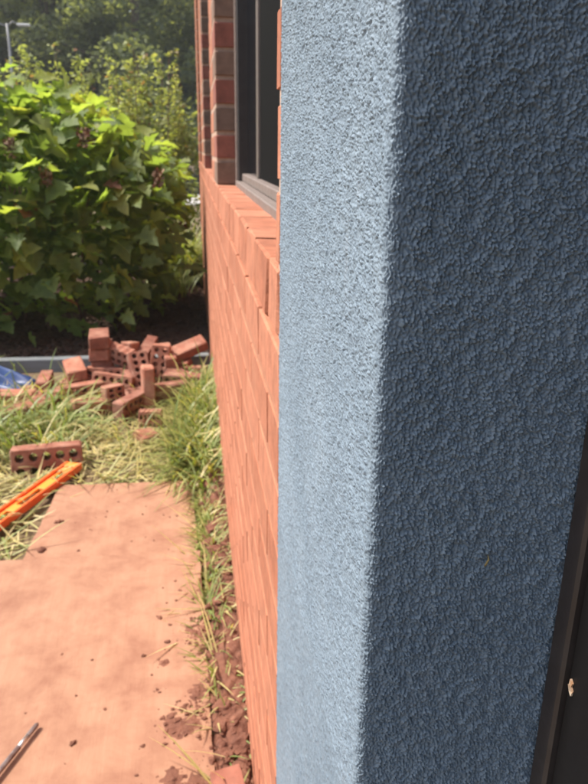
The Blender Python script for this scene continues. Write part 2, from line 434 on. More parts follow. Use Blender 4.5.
pr = [prof(s) for s in S]; PX = np.array([p[0] for p in pr]); PN = np.array([p[1] for p in pr])
ZZ = np.concatenate([np.arange(-.03, .30, .008), np.arange(.30, .50, .0012), np.arange(.50, .68, .0008), np.arange(.68, 1.105, .00044), np.arange(1.105, 1.115, .0010), np.arange(1.115, 1.2, .004), np.arange(1.2, 2.62, .010)])
iz = (ZZ / ST) % NZ; isx = (S / ST) % NS
i0 = iz.astype(int); fz = (iz - i0)[:, None]; j0 = isx.astype(int); fs = (isx - j0)[None]
i1 = (i0 + 1) % NZ; j1 = (j0 + 1) % NS
hh = HF[i0][:, j0] * (1 - fz) * (1 - fs) + HF[i1][:, j0] * fz * (1 - fs) + HF[i0][:, j1] * (1 - fz) * fs + HF[i1][:, j1] * fz * fs
amp = 1.25 + .85 / (1 + np.exp((S - .088) / .0025)) - .55 * np.exp(-((S - .098) / .006) ** 2)
hh = hh * amp[None]
hh[:, -3:] = 0
VX = PX[None, :, 0] + PN[None, :, 0] * hh; VY = PX[None, :, 1] + PN[None, :, 1] * hh; VZ = np.repeat(ZZ[:, None], len(S), 1)
V = np.stack([VX, VY, VZ], -1).reshape(-1, 3); nsx = len(S)
i = np.arange(len(ZZ) - 1)[:, None] * nsx + np.arange(nsx - 1)[None]
Fq = np.stack([i, i + nsx, i + nsx + 1, i + 1], -1).reshape(-1, 4)
inb(link('stucco_pier', npmesh('stucco_pier', V, Fq, True), M_STUCCO))
inb(box('pier_core', DX + .004, .31, YN + .004, YF - .004, -.05, 2.62, M_STUCCO))
# door beyond the reveal
dr = empty('door'); inb(dr)
def dp(o): o.parent = dr; return o
dp(box('jamb', .1605, .205, .2435, .2565, -.02, 2.2, M_BRONZE, None, .0015))
dp(box('jamb', .1605, .205, -.80, -.77, -.02, 2.2, M_BRONZE, None, .0015))
dp(box('stile', .1640, .20, .150, .2430, -.01, 2.16, M_DOOR, None, .001))
dp(box('stile', .1660, .20, -.768, -.69, -.01, 2.16, M_DOOR, None, .001))
dp(box('bottom_rail', .1662, .20, -.689, .149, -.01, .24, M_DOOR, None, .001))
dp(box('top_rail', .1662, .20, -.689, .149, 2.05, 2.16, M_DOOR, None, .001))
dp(box('pane', .178, .186, -.689, .149, .241, 2.049, M_GLASS, None, .001))
dp(box('head_frame', .1605, .205, -.769, .2425, 2.162, 2.2, M_BRONZE, None, .001))
tr_ = box('transom_panel', .1607, .205, -.80, .2565, 2.2015, 2.62, M_BRONZE, None, .001); dp(tr_)
inb(box('near_pier', DX, .31, -1.6, -.802, -.05, 2.62, M_STUCCO, None, .004))
inb(box('head_band', DX + .003, .31, -1.6, .578, 2.6215, 3.05, M_STUCCO, None, .003))
inb(box('threshold', .085, .30, -.80, .2565, -.04, -.0205, M_ALU, None, .002))
# flakes and debris stuck to the door edge and the stucco
def flake(name, pts, mat, thick=.0007):
    bm = bmesh.new(); vs = [bm.verts.new(p) for p in pts]; f = bm.faces.new(vs)
    r = bmesh.ops.extrude_face_region(bm, geom=[f]); 
    for v in [e for e in r['geom'] if isinstance(e, bmesh.types.BMVert)]: v.co.x -= thick * random.uniform(.5, 1.6)
    bmesh.ops.recalc_face_normals(bm, faces=bm.faces); me = bpy.data.meshes.new(name); bm.to_mesh(me); bm.free()
    return link(name, me, mat)

# ------------------------------------------------------------------ boards
def board(name, corners, z0, z1, tilt, label):
    """corners in plan; sheet with small bow and chipped outline"""
    (ax, ay), (bx, by), (cx, cy), (dx_, dy) = corners; nu, nv = 26, 34; V = []
    for lay in (0, 1):
        for j in range(nv + 1):
            for i in range(nu + 1):
                u, v = i / nu, j / nv
                x = (1 - v) * ((1 - u) * ax + u * bx) + v * ((1 - u) * dx_ + u * cx)
                y = (1 - v) * ((1 - u) * ay + u * by) + v * ((1 - u) * dy + u * cy)
                e = .0018 if (i in (0, nu) or j in (0, nv)) else 0
                x += random.uniform(-e, e); y += random.uniform(-e, e)
                zz = (z0 if lay == 0 else z1) + tilt * v + .001 * math.sin(3 * u + 2 * v)
                V.append((x, y, zz - (.001 if e and lay else 0)))
    F = []; o = (nu + 1) * (nv + 1)
    for j in range(nv):
        for i in range(nu):
            a = j * (nu + 1) + i; F.append((a, a + nu + 1, a + nu + 2, a + 1)); F.append((o + a, o + a + 1, o + a + nu + 2, o + a + nu + 1))
    rim = [i for i in range(nu + 1)] + [j * (nu + 1) + nu for j in range(1, nv + 1)] + [nv * (nu + 1) + i for i in range(nu - 1, -1, -1)] + [j * (nu + 1) for j in range(nv - 1, 0, -1)]
    for k in range(len(rim)): a, b = rim[k], rim[(k + 1) % len(rim)]; F.append((a, b, o + b, o + a))
    ob = link(name, mesh_py(name, V, F), M_PLY); tag(ob, label, 'board', 'plywood sheets laid on the grass'); return ob
board('plywood_sheet', [(-.462, 1.40), (-.005, 1.395), (-.027, 2.03), (-.428, 2.035)], .003, .015, 0, 'far narrower plywood sheet with its corner beside the orange level')
board('plywood_sheet', [(-.86, .36), (.020, .375), (-.009, 1.592), (-.88, 1.607)], .001, .013, .016, 'near dusty plywood sheet overlapping the other, with clods and a steel rod on it')

# ------------------------------------------------------------------ loose bricks
def cored_brick(seed, ribbed=False):
    """brick with 2 x 5 round cores right through it"""
    r = np.random.default_rng(seed); bm = bmesh.new()
    nx, ny, ns = 5, 2, 10; bx_, by_ = .006, .006; cw = (BL - 2 * bx_) / nx; ch = (BW - 2 * by_) / ny; rad = .0128
    cache = {}
    def vt(x, y, z):
        k = (round(x, 5), round(y, 5), round(z, 5))
        if k not in cache: cache[k] = bm.verts.new((x, y, z))
        return cache[k]
    hz = BH / 2
    for i in range(nx):
        for j in range(ny):
            x0 = -BL / 2 + bx_ + i * cw; y0 = -BW / 2 + by_ + j * ch; cx, cy = x0 + cw / 2, y0 + ch / 2
            sq = [(x0 + cw, cy), (x0 + cw, y0 + ch), (cx, y0 + ch), (x0, y0 + ch), (x0, cy), (x0, y0), (cx, y0), (x0 + cw, y0)]
            for sgn in (1, -1):
                ring = [(cx + rad * math.cos(k * math.pi / 4), cy + rad * math.sin(k * math.pi / 4)) for k in range(8)]
                for k in range(8):
                    k2 = (k + 1) % 8
                    q = [vt(*ring[k], sgn * hz), vt(*sq[k], sgn * hz), vt(*sq[k2], sgn * hz), vt(*ring[k2], sgn * hz)]
                    bm.faces.new(q if sgn > 0 else q[::-1])
            for k in range(8):
                k2 = (k + 1) % 8
                bm.faces.new([vt(*ring[k], hz), vt(*ring[k2], hz), vt(*ring[k2], -hz), vt(*ring[k], -hz)])
    # rim of the bed faces and the four sides (stretcher sides optionally scored with ribs)
    X0, Y0 = BL / 2, BW / 2; xi, yi = X0 - bx_, Y0 - by_
    xs = [-xi + k * cw / 2 for k in range(2 * nx + 1)]; ys = [-yi + k * ch / 2 for k in range(2 * ny + 1)]
    def outl(sgn):
        p = []
        for x in xs: p.append(((x, -yi), (x, -Y0)))
        for y in ys: p.append(((xi, y), (X0, y)))
        for x in xs[::-1]: p.append(((x, yi), (x, Y0)))
        for y in ys[::-1]: p.append(((-xi, y), (-X0, y)))
        return p
    O = outl(1); n_ = len(O); rings = []
    lev = [hz, hz - .003, .0, -hz + .003, -hz]
    for li, zz in enumerate(lev):
        ring = []
        for k, (inn, out) in enumerate(O):
            ox, oy = out
            sh = .0028 if li in (0, 4) else 0
            sx = (ox / abs(ox) * -sh if abs(ox) >= X0 - 1e-6 else 0); sy = (oy / abs(oy) * -sh if abs(oy) >= Y0 - 1e-6 else 0)
            rib = 0
            if ribbed and abs(oy) >= Y0 - 1e-6: rib = (.004 if (k % 2) else -.001) * (1 if oy < 0 else -1)
            ring.append(bm.verts.new((ox + sx, oy + sy + rib, zz)))
        rings.append(ring)
    for k in range(n_):
        k2 = (k + 1) % n_
        a, b = O[k][0], O[k2][0]
        if (round(a[0], 5), round(a[1], 5)) != (round(b[0], 5), round(b[1], 5)):
            bm.faces.new([vt(*a, hz), rings[0][k], rings[0][k2], vt(*b, hz)]); bm.faces.new([vt(*b, -hz), rings[4][k2], rings[4][k], vt(*a, -hz)])
        else:
            bm.faces.new([vt(*a, hz), rings[0][k], rings[0][k2]]); bm.faces.new([vt(*a, -hz), rings[4][k2], rings[4][k]])
        for l in range(4): bm.faces.new([rings[l][k], rings[l + 1][k], rings[l + 1][k2], rings[l][k2]])
    for v in bm.verts:
        v.co += Vector(r.uniform(-.0007, .0007, 3))
    bmesh.ops.recalc_face_normals(bm, faces=bm.faces)
    me = bpy.data.meshes.new('loose_brick'); bm.to_mesh(me); bm.free(); me.materials.append(M_LOOSE); return me
CB = [cored_brick(s) for s in (1, 2, 3)]; RB = [cored_brick(s, True) for s in (4, 5)]
def worn(seed):
    r = random.Random(seed); V, F = chamfer_box(BL, BW, BH, .004, .0022, seed); V = [Vector(v) for v in V]
    for k in range(2):                       # knocked-off corners
        c = Vector((r.choice((-1, 1)) * BL / 2, r.choice((-1, 1)) * BW / 2, r.choice((-1, 1)) * BH / 2)); q = r.uniform(.15, .4)
        for v in V:
            if (v - c).length < .012: v += -c * q * .16
    me = mesh_py('loose_brick', V, F); me.materials.append(M_LOOSE); return me
SOLIDS = [worn(s_) for s_ in (77, 78, 79, 80, 81)]; SOLID = SOLIDS[0]
SOLID2 = SOLID.copy(); SOLID2.materials.clear(); SOLID2.materials.append(brick_mat('dark_red_loose_brick', (.27, .095, .060), (.30, .11, .07), (.36, .17, .115), .5))
def basis(c0, c1): c0 = Vector(c0); c1 = Vector(c1); return Matrix((c0, c1, c0.cross(c1))).transposed()
PRE = {'flat': basis((1, 0, 0), (0, 1, 0)), 'head': basis((0, 1, 0), (-1, 0, 0)),
       'edge': basis((1, 0, 0), (0, 0, 1)),          # lying on its long side, cores towards the camera
       'end': basis((0, 0, 1), (-1, 0, 0)),          # standing on end, cores towards the camera
       'endside': basis((0, 0, 1), (0, -1, 0)),      # standing on end, long plain side towards the camera
       'headedge': basis((0, 1, 0), (0, 0, 1))}      # on its long side, short end towards the camera
def loose(x, y, zb, pre, yaw=0, tx=0, ty=0, me=None, label='', scale=.88, cut=None):
    R = (Matrix.Rotation(math.radians(yaw), 3, 'Z') @ Matrix.Rotation(math.radians(ty), 3, 'Y') @ Matrix.Rotation(math.radians(tx), 3, 'X') @ PRE[pre])
    me = random.choice(SOLIDS) if me is SOLID else (me or CB[0]); L = cut or 1.0
    lo = min((R @ Vector((sx * BL / 2 * L, sy * BW / 2, sz * BH / 2))).z for sx in (-1, 1) for sy in (-1, 1) for sz in (-1, 1))
    o = link('loose_brick', me); o.matrix_world = Matrix.Translation((x, y, zb - lo * scale)) @ R.to_4x4() @ Matrix.Diagonal((L * scale, scale, scale, 1))
    tag(o, label, 'brick', 'loose bricks in the pile by the shrub'); return o
B3 = .0560
loose(-.425, 3.16, 0, 'head', 2, me=SOLID, label='bottom brick of the four-high stack in front of the shrub', scale=.97)
loose(-.420, 3.15, B3, 'head', 4, me=SOLID, label='second lowest brick of the four-high stack in front of the shrub', scale=.97)
loose(-.423, 3.14, 2 * B3, 'head', 1, me=SOLID, label='second highest brick of the four-high stack in front of the shrub', scale=.97)
loose(-.427, 3.13, 3 * B3, 'head', 7, me=SOLID, label='topmost brick of the four-high stack in front of the shrub', scale=.97)
loose(-.352, 3.08, .075, 'edge', -28, 12, 14, RB[0], 'ribbed pale brick propped on edge just right of the four-high stack')
loose(-.400, 3.05, 0, 'edge', -12, -8, 0, CB[1], 'brick on edge supporting the ribbed brick beside the stack')
loose(-.640, 2.96, 0, 'headedge', 3, 0, 0, RB[1], 'brick end-on in the grass, right of the blue tarp')
loose(-.525, 3.02, .052, 'head', 16, 5, -5, SOLID, 'tilted brick resting on a flat brick, left of the stack')
loose(-.500, 2.98, 0, 'flat', -16, 0, 0, CB[2], 'flat brick lying under the tilted brick left of the stack')
loose(-.352, 2.90, .004, 'edge', -13, -14, 6, CB[0], 'brick lying on edge with two rows of cores showing, below the stack')
loose(-.243, 2.97, .004, 'end', 20, -38, 0, CB[1], 'leaning brick whose cored face tilts upward, in the pile centre')
loose(-.163, 3.06, .0, 'end', -6, -9, 7, CB[2], 'tall brick standing on end with cores facing the camera')
loose(-.197, 2.745, 0, 'endside', 8, -7, 2, SOLID, 'plain-sided brick standing on end at the front of the pile centre')
loose(-.330, 2.70, 0, 'end', 34, -5, 0, CB[0], 'brick standing askew with four cores showing, front left of the pile', cut=.66)
loose(-.410, 2.68, 0, 'flat', 28, 0, 10, SOLID, 'half-buried flat brick left of the askew standing brick')
loose(-.178, 2.52, -.012, 'edge', -4, -8, 0, RB[0], 'short ribbed brick with four cores sunk in the grass, nearest of the pile', cut=.5)
loose(-.036, 3.22, .050, 'flat', 14, 20, -20, SOLID, 'tilted orange brick against the wall end of the pile')
loose(-.040, 3.12, 0, 'flat', -4, -10, 0, CB[1], 'flat brick with cores on top below the tilted orange brick')
loose(-.115, 2.80, 0, 'edge', 14, 0, -4, SOLID, 'long brick on edge in the tall grass right of the pile centre')
loose(-.300, 3.12, 0, 'endside', -24, -14, 0, SOLID, 'brick standing at the back between the stack and the leaning brick')
loose(-.225, 3.20, .05, 'headedge', -12, 12, 10, RB[1], 'ribbed brick at the back behind the tall standing brick')
loose(-.235, 3.19, 0, 'flat', 10, 0, 0, CB[2], 'flat brick at the back under the ribbed brick')
loose(-.110, 3.20, 0, 'flat', -20, 6, -6, SOLID, 'brown brick at the back right of the tall standing brick')
loose(-.095, 3.00, 0, 'headedge', 40, 0, 4, CB[0], 'brick lying in shadow right below the tall standing brick')
loose(-.275, 2.86, 0, 'head', 18, 0, 0, CB[2], 'brick wedged under the cored brick in the pile centre')
loose(-.494, 2.20, -.030, 'edge', 9, -9, 0, CB[0], 'single brick lying in the grass behind the orange level', scale=1.14)
loose(-.745, 2.86, 0, 'flat', -4, 0, 0, SOLID, 'flat brick cut by the left edge, in front of the blue tarp')
loose(-.730, 2.62, 0, 'flat', 16, 0, -7, SOLID, 'flat brick in the grass at the left edge, nearer than the tarp')
loose(.036, .782, .0, 'headedge', 10, 0, 0, SOLID2, 'red brick standing on edge against the wall at the bottom')
loose(-.060, 2.93, 0, 'edge', -18, 6, 0, CB[2], 'brick on edge half hidden by the tall grass next to the wall')
loose(-.300, 3.02, .0, 'headedge', 22, 0, 0, SOLID, 'dark brick end-on wedged between the leaning bricks at the centre')
loose(-.565, 2.88, 0, 'flat', 34, 0, 0, SOLID, 'flat brick in the grass between the tarp brick and the pile')
loose(-.468, 2.84, 0, 'edge', 24, 0, 0, CB[1], 'cored brick on edge in the grass at the left front of the pile')
loose(-.625, 2.74, 0, 'head', -20, 0, 6, SOLID, 'brick end-on sunk in the green tuft at left')
loose(-.262, 2.66, 0, 'headedge', -30, 0, 0, CB[2], 'brick on edge between the askew brick and the plain standing brick')
loose(-.130, 3.10, .05, 'headedge', 12, 10, 0, CB[0], 'brick propped right behind the tall standing brick')
o = loose(-.190, 2.40, -.02, 'flat', 30, 6, 0, SOLID, 'pale broken brick piece flat in the straw grass', cut=.4)
for k in range(7):
    me = mesh_py('brick_fragment', *chamfer_box(.045 * random.uniform(.6, 1.2), .03, .022, .005, .004, 500 + k)); me.materials.append(M_LOOSE)
    o = link('brick_fragment', me); o.location = (-.735 + .028 * k + random.uniform(-.008, .008), 2.985 + random.uniform(-.03, .03), .011); o.rotation_euler = (0, 0, random.uniform(0, 3))
    tag(o, ['leftmost', 'second from left', 'third from left', 'middle', 'third from right', 'second from right', 'rightmost'][k] + ' of the small salmon brick fragments beside the blue tarp', 'brick fragment', 'brick fragments by the tarp')

# ------------------------------------------------------------------ garden edging, tarp, level, rod
V, F = join([simple_box(-3.2, .060, 3.285, 3.335, -.02, .062)])
o = box('garden_edging', -3.2, .062, 3.29, 3.335, -.02, .062, M_EDGE, None, .006); tag(o, 'grey weathered edging rail between the grass and the shrub bed', 'edging')

def tarp():
    nu, nv = 70, 50; V = []
    for j in range(nv + 1):
        for i in range(nu + 1):
            u, v = i / nu, j / nv
            x = -1.45 + .72 * u; y = 2.98 + .24 * v
            edge = min(1, 7 * min(u, 1 - u), 6 * min(v, 1 - v)) ** .7 if 0 < u < 1 and 0 < v < 1 else 0
            fold = .055 + .030 * math.sin(v * 15 + 2.2 * u + 1.5 * math.sin(5 * u)) + .012 * math.sin(v * 34 + u * 6) + .010 * math.sin(u * 17 - v * 5)
            z = .004 + edge * max(.006, fold) * (1.15 - .45 * u) * (1 - .25 * (v < .2))
            V.append((x + .02 * math.sin(v * 9), y + .02 * math.sin(u * 11) - .05 * u, z))
    F = [(j * (nu + 1) + i, j * (nu + 1) + i + 1, (j + 1) * (nu + 1) + i + 1, (j + 1) * (nu + 1) + i) for j in range(nv) for i in range(nu)]
    return mesh_py('tarp', V, F, True)
o = link('tarp', tarp(), M_TARP); tag(o, 'folded blue plastic tarp at the left edge before the edging', 'tarp')
m = o.modifiers.new('thickness', 'SOLIDIFY'); m.thickness = .002

lv = empty('spirit_level', (-.404, 2.165, .010)); tag(lv, 'orange plastic spirit level lying on its side beside the plywood', 'level')
a_ = math.atan2(-.36, -.15); lv.rotation_euler = (0, math.radians(-.8), a_)
LN, LH, LT = .61, .056, .024
def lp(name, x0, x1, y0, y1, z0, z1, mat, b=.0015): return box(name, x0, x1, y0, y1, z0, z1, mat, lv, b)
lp('rail', 0, LN, -LH / 2, -LH / 2 + .008, 0, LT, M_ORANGE); lp('rail', 0, LN, LH / 2 - .008, LH / 2, 0, LT, M_ORANGE)
lp('end_cap', 0, .03, -LH / 2 + .0082, LH / 2 - .0082, .001, LT - .002, M_ORANGE2); lp('end_cap', LN - .03, LN, -LH / 2 + .0082, LH / 2 - .0082, .001, LT - .002, M_ORANGE2)
wy = LH / 2 - .0082
slots = [(.062, .118), (.185, .295), (.335, .390), (.430, .500)]; p = .0305
for (u, v) in slots + [(LN - .0305, None)]:
    lp('web', p, u, -wy, wy, .005, LT - .008, M_ORANGE2)
    if v is None: break
    lp('web', u + .0003, v - .0003, -wy, -wy + .011, .0055, LT - .0085, M_ORANGE2); lp('web', u + .0003, v - .0003, wy - .011, wy, .0055, LT - .0085, M_ORANGE2); p = v
for xx in (.090, .362):
    V, F = tube([(xx, -.0083, LT / 2), (xx, .0083, LT / 2)], [.005, .005], 10)
    o = link('vial', mesh_py('vial', V, F, True), M_VIAL, lv)
    box('vial_holder', xx - .014, xx + .014, -.0084, .0084, .001, .006, M_BLACK, lv, .001)

rd = empty('steel_rod', (-.30, 1.045, .0265)); tag(rd, 'thin dark steel rod with a pale worn stretch lying on the plywood', 'rod')
rd.rotation_euler = (0, 0, math.atan2(-.098, -.042))
V, F = tube([(0, 0, .0045), (.004, 0, .0045), (.03, 0, .0045)], [.002, .0042, .0045], 8); link('tip', mesh_py('tip', V, F), M_STEEL, rd)
V, F = tube([(.0302, 0, .0045), (.055, 0, .0045)], [.0041, .0041], 8); link('ground_band', mesh_py('ground_band', V, F, True), M_STEEL2, rd)
V, F = tube([(.0552, 0, .0045), (.17, 0, .0045)], [.0046, .0046], 8); link('shaft', mesh_py('shaft', V, F), M_STEEL, rd)

# ------------------------------------------------------------------ clay along the wall, clods on the boards
gclay = grid_sheet('clay_heap', np.linspace(-.03, .0695, 60), np.linspace(.45, 2.35, 500),
    lambda X, Y: -.008 + .040 * np.clip((X + .028 + .018 * np.sin(Y * 7)) / .08, 0, 1) ** .8 * (0.7 + .5 * np.sin(Y * 5.2 + 1) * np.sin(Y * 2.1)) + fbm(X, Y, 38, 9, .009) + fbm(X, Y, 150, 19, .006), M_CLAY)
tag(gclay, 'red clay heaped against the foot of the brick wall', 'soil', kind='stuff')
ico = bmesh.new(); bmesh.ops.create_icosphere(ico, subdivisions=2, radius=1.0)
IV = np.array([v.co[:] for v in ico.verts]); IF = np.array([[v.index for v in f.verts] for f in ico.faces]); ico.free()
def clods(name, spots, mat, label):
    VV = []; FF = []; k = 0
    for (x, y, z, r) in spots:
        d = 1 + .25 * np.sin(IV @ RNG.uniform(-4, 4, 3) + RNG.uniform(0, 6)) + .15 * np.sin(IV @ RNG.uniform(-8, 8, 3)) + RNG.uniform(-.08, .08, len(IV))
        P = IV * d[:, None] * np.array([r * RNG.uniform(.8, 1.3), r * RNG.uniform(.8, 1.3), r * RNG.uniform(.5, .85)])
        VV.append(P @ rotm(rz=RNG.uniform(0, 6)).T + [x, y, z + r * .3]); FF.append(IF + k * len(IV)); k += 1
    o = link(name, npmesh(name, np.concatenate(VV), np.concatenate(FF)), mat); tag(o, label, 'soil', kind='stuff'); return o
sp = []
for k in range(1500):
    y = RNG.uniform(.6, 2.1); x = .068 - abs(RNG.normal(0, .028)) - .004
    if x > .0: sp.append((min(x, .058), y, .018 * RNG.uniform(.3, 1.1), abs(RNG.normal(0, .0050)) + .0022))
clods('clay_clods', sp, M_CLAY, 'crumbled red clay clods along the foot of the wall')
sp = []
def bz(y): return .0275 - (1.6 - y) * .0131
for (cx, cy, s, cnt) in ((-.010, 1.30, .020, 45), (-.012, 1.22, .015, 25), (-.050, 1.02, .026, 60), (-.020, 1.06, .016, 40), (-.030, .885, .026, 80), (-.085, .87, .018, 30), (-.12, .885, .02, 10), (-.075, 1.2, .03, 9), (-.09, 1.11, .008, 6), (-.25, .97, .012, 4), (-.33, 1.08, .006, 3), (-.10, 1.33, .004, 4), (-.06, 1.38, .03, 6), (-.2, 1.0, .12, 12)):
    for k in range(cnt):
        x = cx + RNG.normal(0, s); y = cy + RNG.normal(0, s * 1.1)
        if x < .004: sp.append((x, y, bz(y), abs(RNG.normal(0, .0020)) + .0010))
for (cx, cy, s, cnt) in ((-.03, 1.30, .03, 160), (-.050, 1.02, .026, 620), (-.04, .885, .04, 560), (-.10, 1.2, .09, 120), (-.25, .98, .15, 90), (-.2, 1.4, .14, 60)):
    for k in range(cnt):
        x = cx + RNG.normal(0, s); y = cy + RNG.normal(0, s)
        if x < .004 and y < 1.58: sp.append((x, y, bz(y), RNG.uniform(.0004, .0012)))
clods('board_crumbs', sp, M_CLAY, 'red clay crumbs scattered on the near plywood sheet')
def bt(x, y): return .013 + .016 * (y - .367) / 1.225 + .001 * math.sin(3 * (x + .87) / .88 + 2 * (y - .367) / 1.225)
pv_ = []; pf_ = []
for (cx, cy, rr) in ((-.048, 1.02, .040), (-.022, 1.275, .026), (-.050, .885, .050), (-.115, .86, .026), (-.02, 1.10, .022), (-.09, 1.19, .018)):
    n0 = len(pv_); g_ = 41
    for j in range(g_):
        for i in range(g_):
            u, v = (i / (g_ - 1) * 2 - 1) * 1.5, (j / (g_ - 1) * 2 - 1) * 1.5; x, y = cx + u * rr, cy + v * rr
            nz = float(fbm(np.array(x * 130), np.array(y * 130), 1.0, 41, 1.0)) + .6 * float(fbm(np.array(x * 420), np.array(y * 420), 1.0, 43, 1.0))
            h = .0042 * (math.exp(-(u * u + v * v) * 1.6) * (1 + .9 * nz) - .42)
            pv_.append((x, y, bt(x, y) + max(h, -.004)))
    for j in range(g_ - 1):
        for i in range(g_ - 1):
            q = [n0 + j * g_ + i, n0 + j * g_ + i + 1, n0 + (j + 1) * g_ + i + 1, n0 + (j + 1) * g_ + i]
            if max(pv_[k][2] - bt(pv_[k][0], pv_[k][1]) for k in q) > -.0008 and all(pv_[k][0] < .012 - .02 * (pv_[k][1] - .9) for k in q): pf_.append(q)
o = link('clay_dust', mesh_py('clay_dust', pv_, pf_, True), M_CLAY); tag(o, 'thin patches of crumbled red clay spilled on the near plywood', 'soil', kind='stuff')
sp = [(-.412, 1.655, .016, .009), (-.405, 1.66, .016, .005), (-.40, 1.80, .016, .006), (-.392, 1.803, .016, .007), (-.383, 1.806, .016, .004)]
sp += [(RNG.uniform(-.4, -.05), RNG.uniform(1.62, 2.0), .0155, abs(RNG.normal(0, .0015)) + .0008) for k in range(25)]
clods('far_board_crumbs', sp, M_CLAY, 'small clay crumbs on the far plywood sheet')
sp = [(RNG.normal(-.27, .14), RNG.normal(2.95, .14), .002, abs(RNG.normal(0, .006)) + .004) for k in range(170)]
sp = [q for q in sp if q[0] < .04 and q[1] < 3.25]
clods('brick_rubble', sp, M_LOOSE, 'small brick chips and rubble between the loose bricks')
# bark chips on the mulch bed
VV = []; FF = []; k = 0
cv, cf = simple_box(-.5, .5, -.5, .5, -.5, .5); cv = np.array(cv); cf = np.array(cf)
for i in range(5200):
    x = RNG.uniform(-1.7, .055); y = RNG.uniform(3.35, 6.0)
    P = (cv * [RNG.uniform(.015, .05), RNG.uniform(.008, .018), .006]) @ rotm(RNG.normal(0, .3), RNG.normal(0, .3), RNG.uniform(0, 6)).T + [x, y, .028]
    VV.append(P); FF.append(cf + 8 * k); k += 1
o = link('bark_chips', npmesh('bark_chips', np.concatenate(VV), np.concatenate(FF)), M_MULCH); tag(o, 'brown bark chips covering the shrub bed', 'mulch', kind='stuff')

# ------------------------------------------------------------------ grass
def blades(P, Lh, Wd, az, lean, curve, tint, nseg=4):
    """vectorised curved blades"""
    n_ = len(P); t = np.linspace(0, 1, nseg + 1)
    d = np.stack([np.cos(az), np.sin(az), np.zeros(n_)], -1); side = np.stack([-np.sin(az), np.cos(az), np.zeros(n_)], -1)
    ang = lean[:, None] + curve[:, None] * t[None]           # angle from vertical along the blade
    seg = Lh[:, None] / nseg
    dx = np.concatenate([np.zeros((n_, 1)), np.cumsum(np.sin(ang[:, :-1]) * seg, 1)], 1)
    dz = np.concatenate([np.zeros((n_, 1)), np.cumsum(np.cos(ang[:, :-1]) * seg, 1)], 1)
    c = P[:, None] + d[:, None] * dx[..., None]; c[..., 2] = np.maximum(P[:, None, 2] + dz, .004 + .01 * RNG.random((n_, 1)))
    wd = Wd[:, None] * (1 - t[None] ** 2.2) * .5 + .0002
    Lf = c - side[:, None] * wd[..., None]; Rt = c + side[:, None] * wd[..., None]; Rt[..., 2] += wd * .5
    V = np.stack([Lf, Rt], 2).reshape(-1, 3); base = np.arange(n_)[:, None] * (2 * (nseg + 1)) + 2 * np.arange(nseg)[None]
    F = np.stack([base, base + 1, base + 3, base + 2], -1).reshape(-1, 4)
    return V, F, np.repeat(tint, 2 * (nseg + 1))
def grass(name, P, L0, L1, w0, w1, lean, curve, tint, label, az=None):
    n_ = len(P); P = np.column_stack([P, np.full(n_, -.004)])
    V, F, a = blades(P, RNG.uniform(L0, L1, n_), RNG.uniform(w0, w1, n_), RNG.uniform(0, 6.283, n_) if az is None else az, np.abs(RNG.normal(lean[0], lean[1], n_)), RNG.uniform(*curve, n_), np.clip(RNG.normal(*tint, n_), 0, 1))
    o = link(name, npmesh(name, V, F, True, a), M_GRASS); tag(o, label, 'grass', kind='stuff'); return o
def on_board(x, y): return ((x > -.445 + .08 * (2.03 - y) * -1) & (x < -.025 + .035 * (2.03 - y)) & (y < 2.035)) | ((y < 1.60) & (x < .004 - .02 * (y - .9)) & (x > -.87))
def scatter(n_, x0, x1, y0, y1, dens=None):
    x = RNG.uniform(x0, x1, n_); y = RNG.uniform(y0, y1, n_); k = ~on_board(x, y) & (x < .062)
    # keep the spirit level and the lone brick clear
    u = np.array([math.cos(a_), math.sin(a_)]); rx, ry = x + .404, y - 2.165; al = rx * u[0] + ry * u[1]; ac = np.abs(-rx * u[1] + ry * u[0])
    k &= ~((al > -.03) & (al < .63) & (ac < .032))
    k &= ~((np.abs(x + .482) < .105) & (np.abs(y - 2.19) < .035))
    if dens is not None: k &= RNG.random(n_) < dens(x, y)
    return np.column_stack([x, y])[k]
# matted straw-coloured grass everywhere in the near plot
P = scatter(15000, -1.9, .06, .2, 3.0)
grass('straw_grass', P, .06, .18, .003, .0062, (1.25, .22), (.05, .5), (.74, .16), 'matted straw-coloured cut grass around the plywood and bricks')
bump = lambda x, y, cx, cy, sx, sy: np.exp(-((x - cx) / sx) ** 2 - ((y - cy) / sy) ** 2)
P = scatter(9000, -1.7, -.38, 2.26, 2.9, lambda x, y: np.clip(1.0 * bump(x, y, -.56, 2.56, .13, .17) + .8 * bump(x, y, -.85, 2.40, .25, .2) + .3 * bump(x, y, -1.3, 2.6, .4, .4), 0, 1) * .30)
grass('green_grass', P, .14, .30, .0045, .0100, (.72, .28), (1.0, 2.0), (.44, .2), 'tall bright green grass tuft left of the brick pile')
P = scatter(12000, -.12, .062, 1.95, 3.05, lambda x, y: np.clip(bump(x, y, .035, 2.55, .065, .36) + .6 * bump(x, y, -.01, 2.2, .06, .2), 0, 1) * .34)
grass('wall_grass', P, .13, .28, .004, .0088, (.68, .28), (.9, 2.0), (.50, .2), 'tall green and straw grass growing along the brick wall')
P = scatter(9000, -.01, .05, .85, 2.0, lambda x, y: np.clip(.5 + .5 * np.sin(y * 11 + 1) + (y > 1.35) * .5, 0, 1) * np.exp(-((x - .016) / .024) ** 2) * (.22 + .20 * (y > 1.3)))
grass('strip_grass', P, .035, .10, .0028, .0060, (.85, .25), (.5, 1.3), (.52, .18), 'flattened grass in the gap between plywood and wall')
P = scatter(5000, -3.0, -.2, 2.2, 3.25, lambda x, y: np.where(x < -.9, .8, .05))
grass('lawn_grass', P, .08, .2, .004, .008, (.6, .3), (.4, 1.2), (.4, .2), 'grass lawn left of the brick pile')
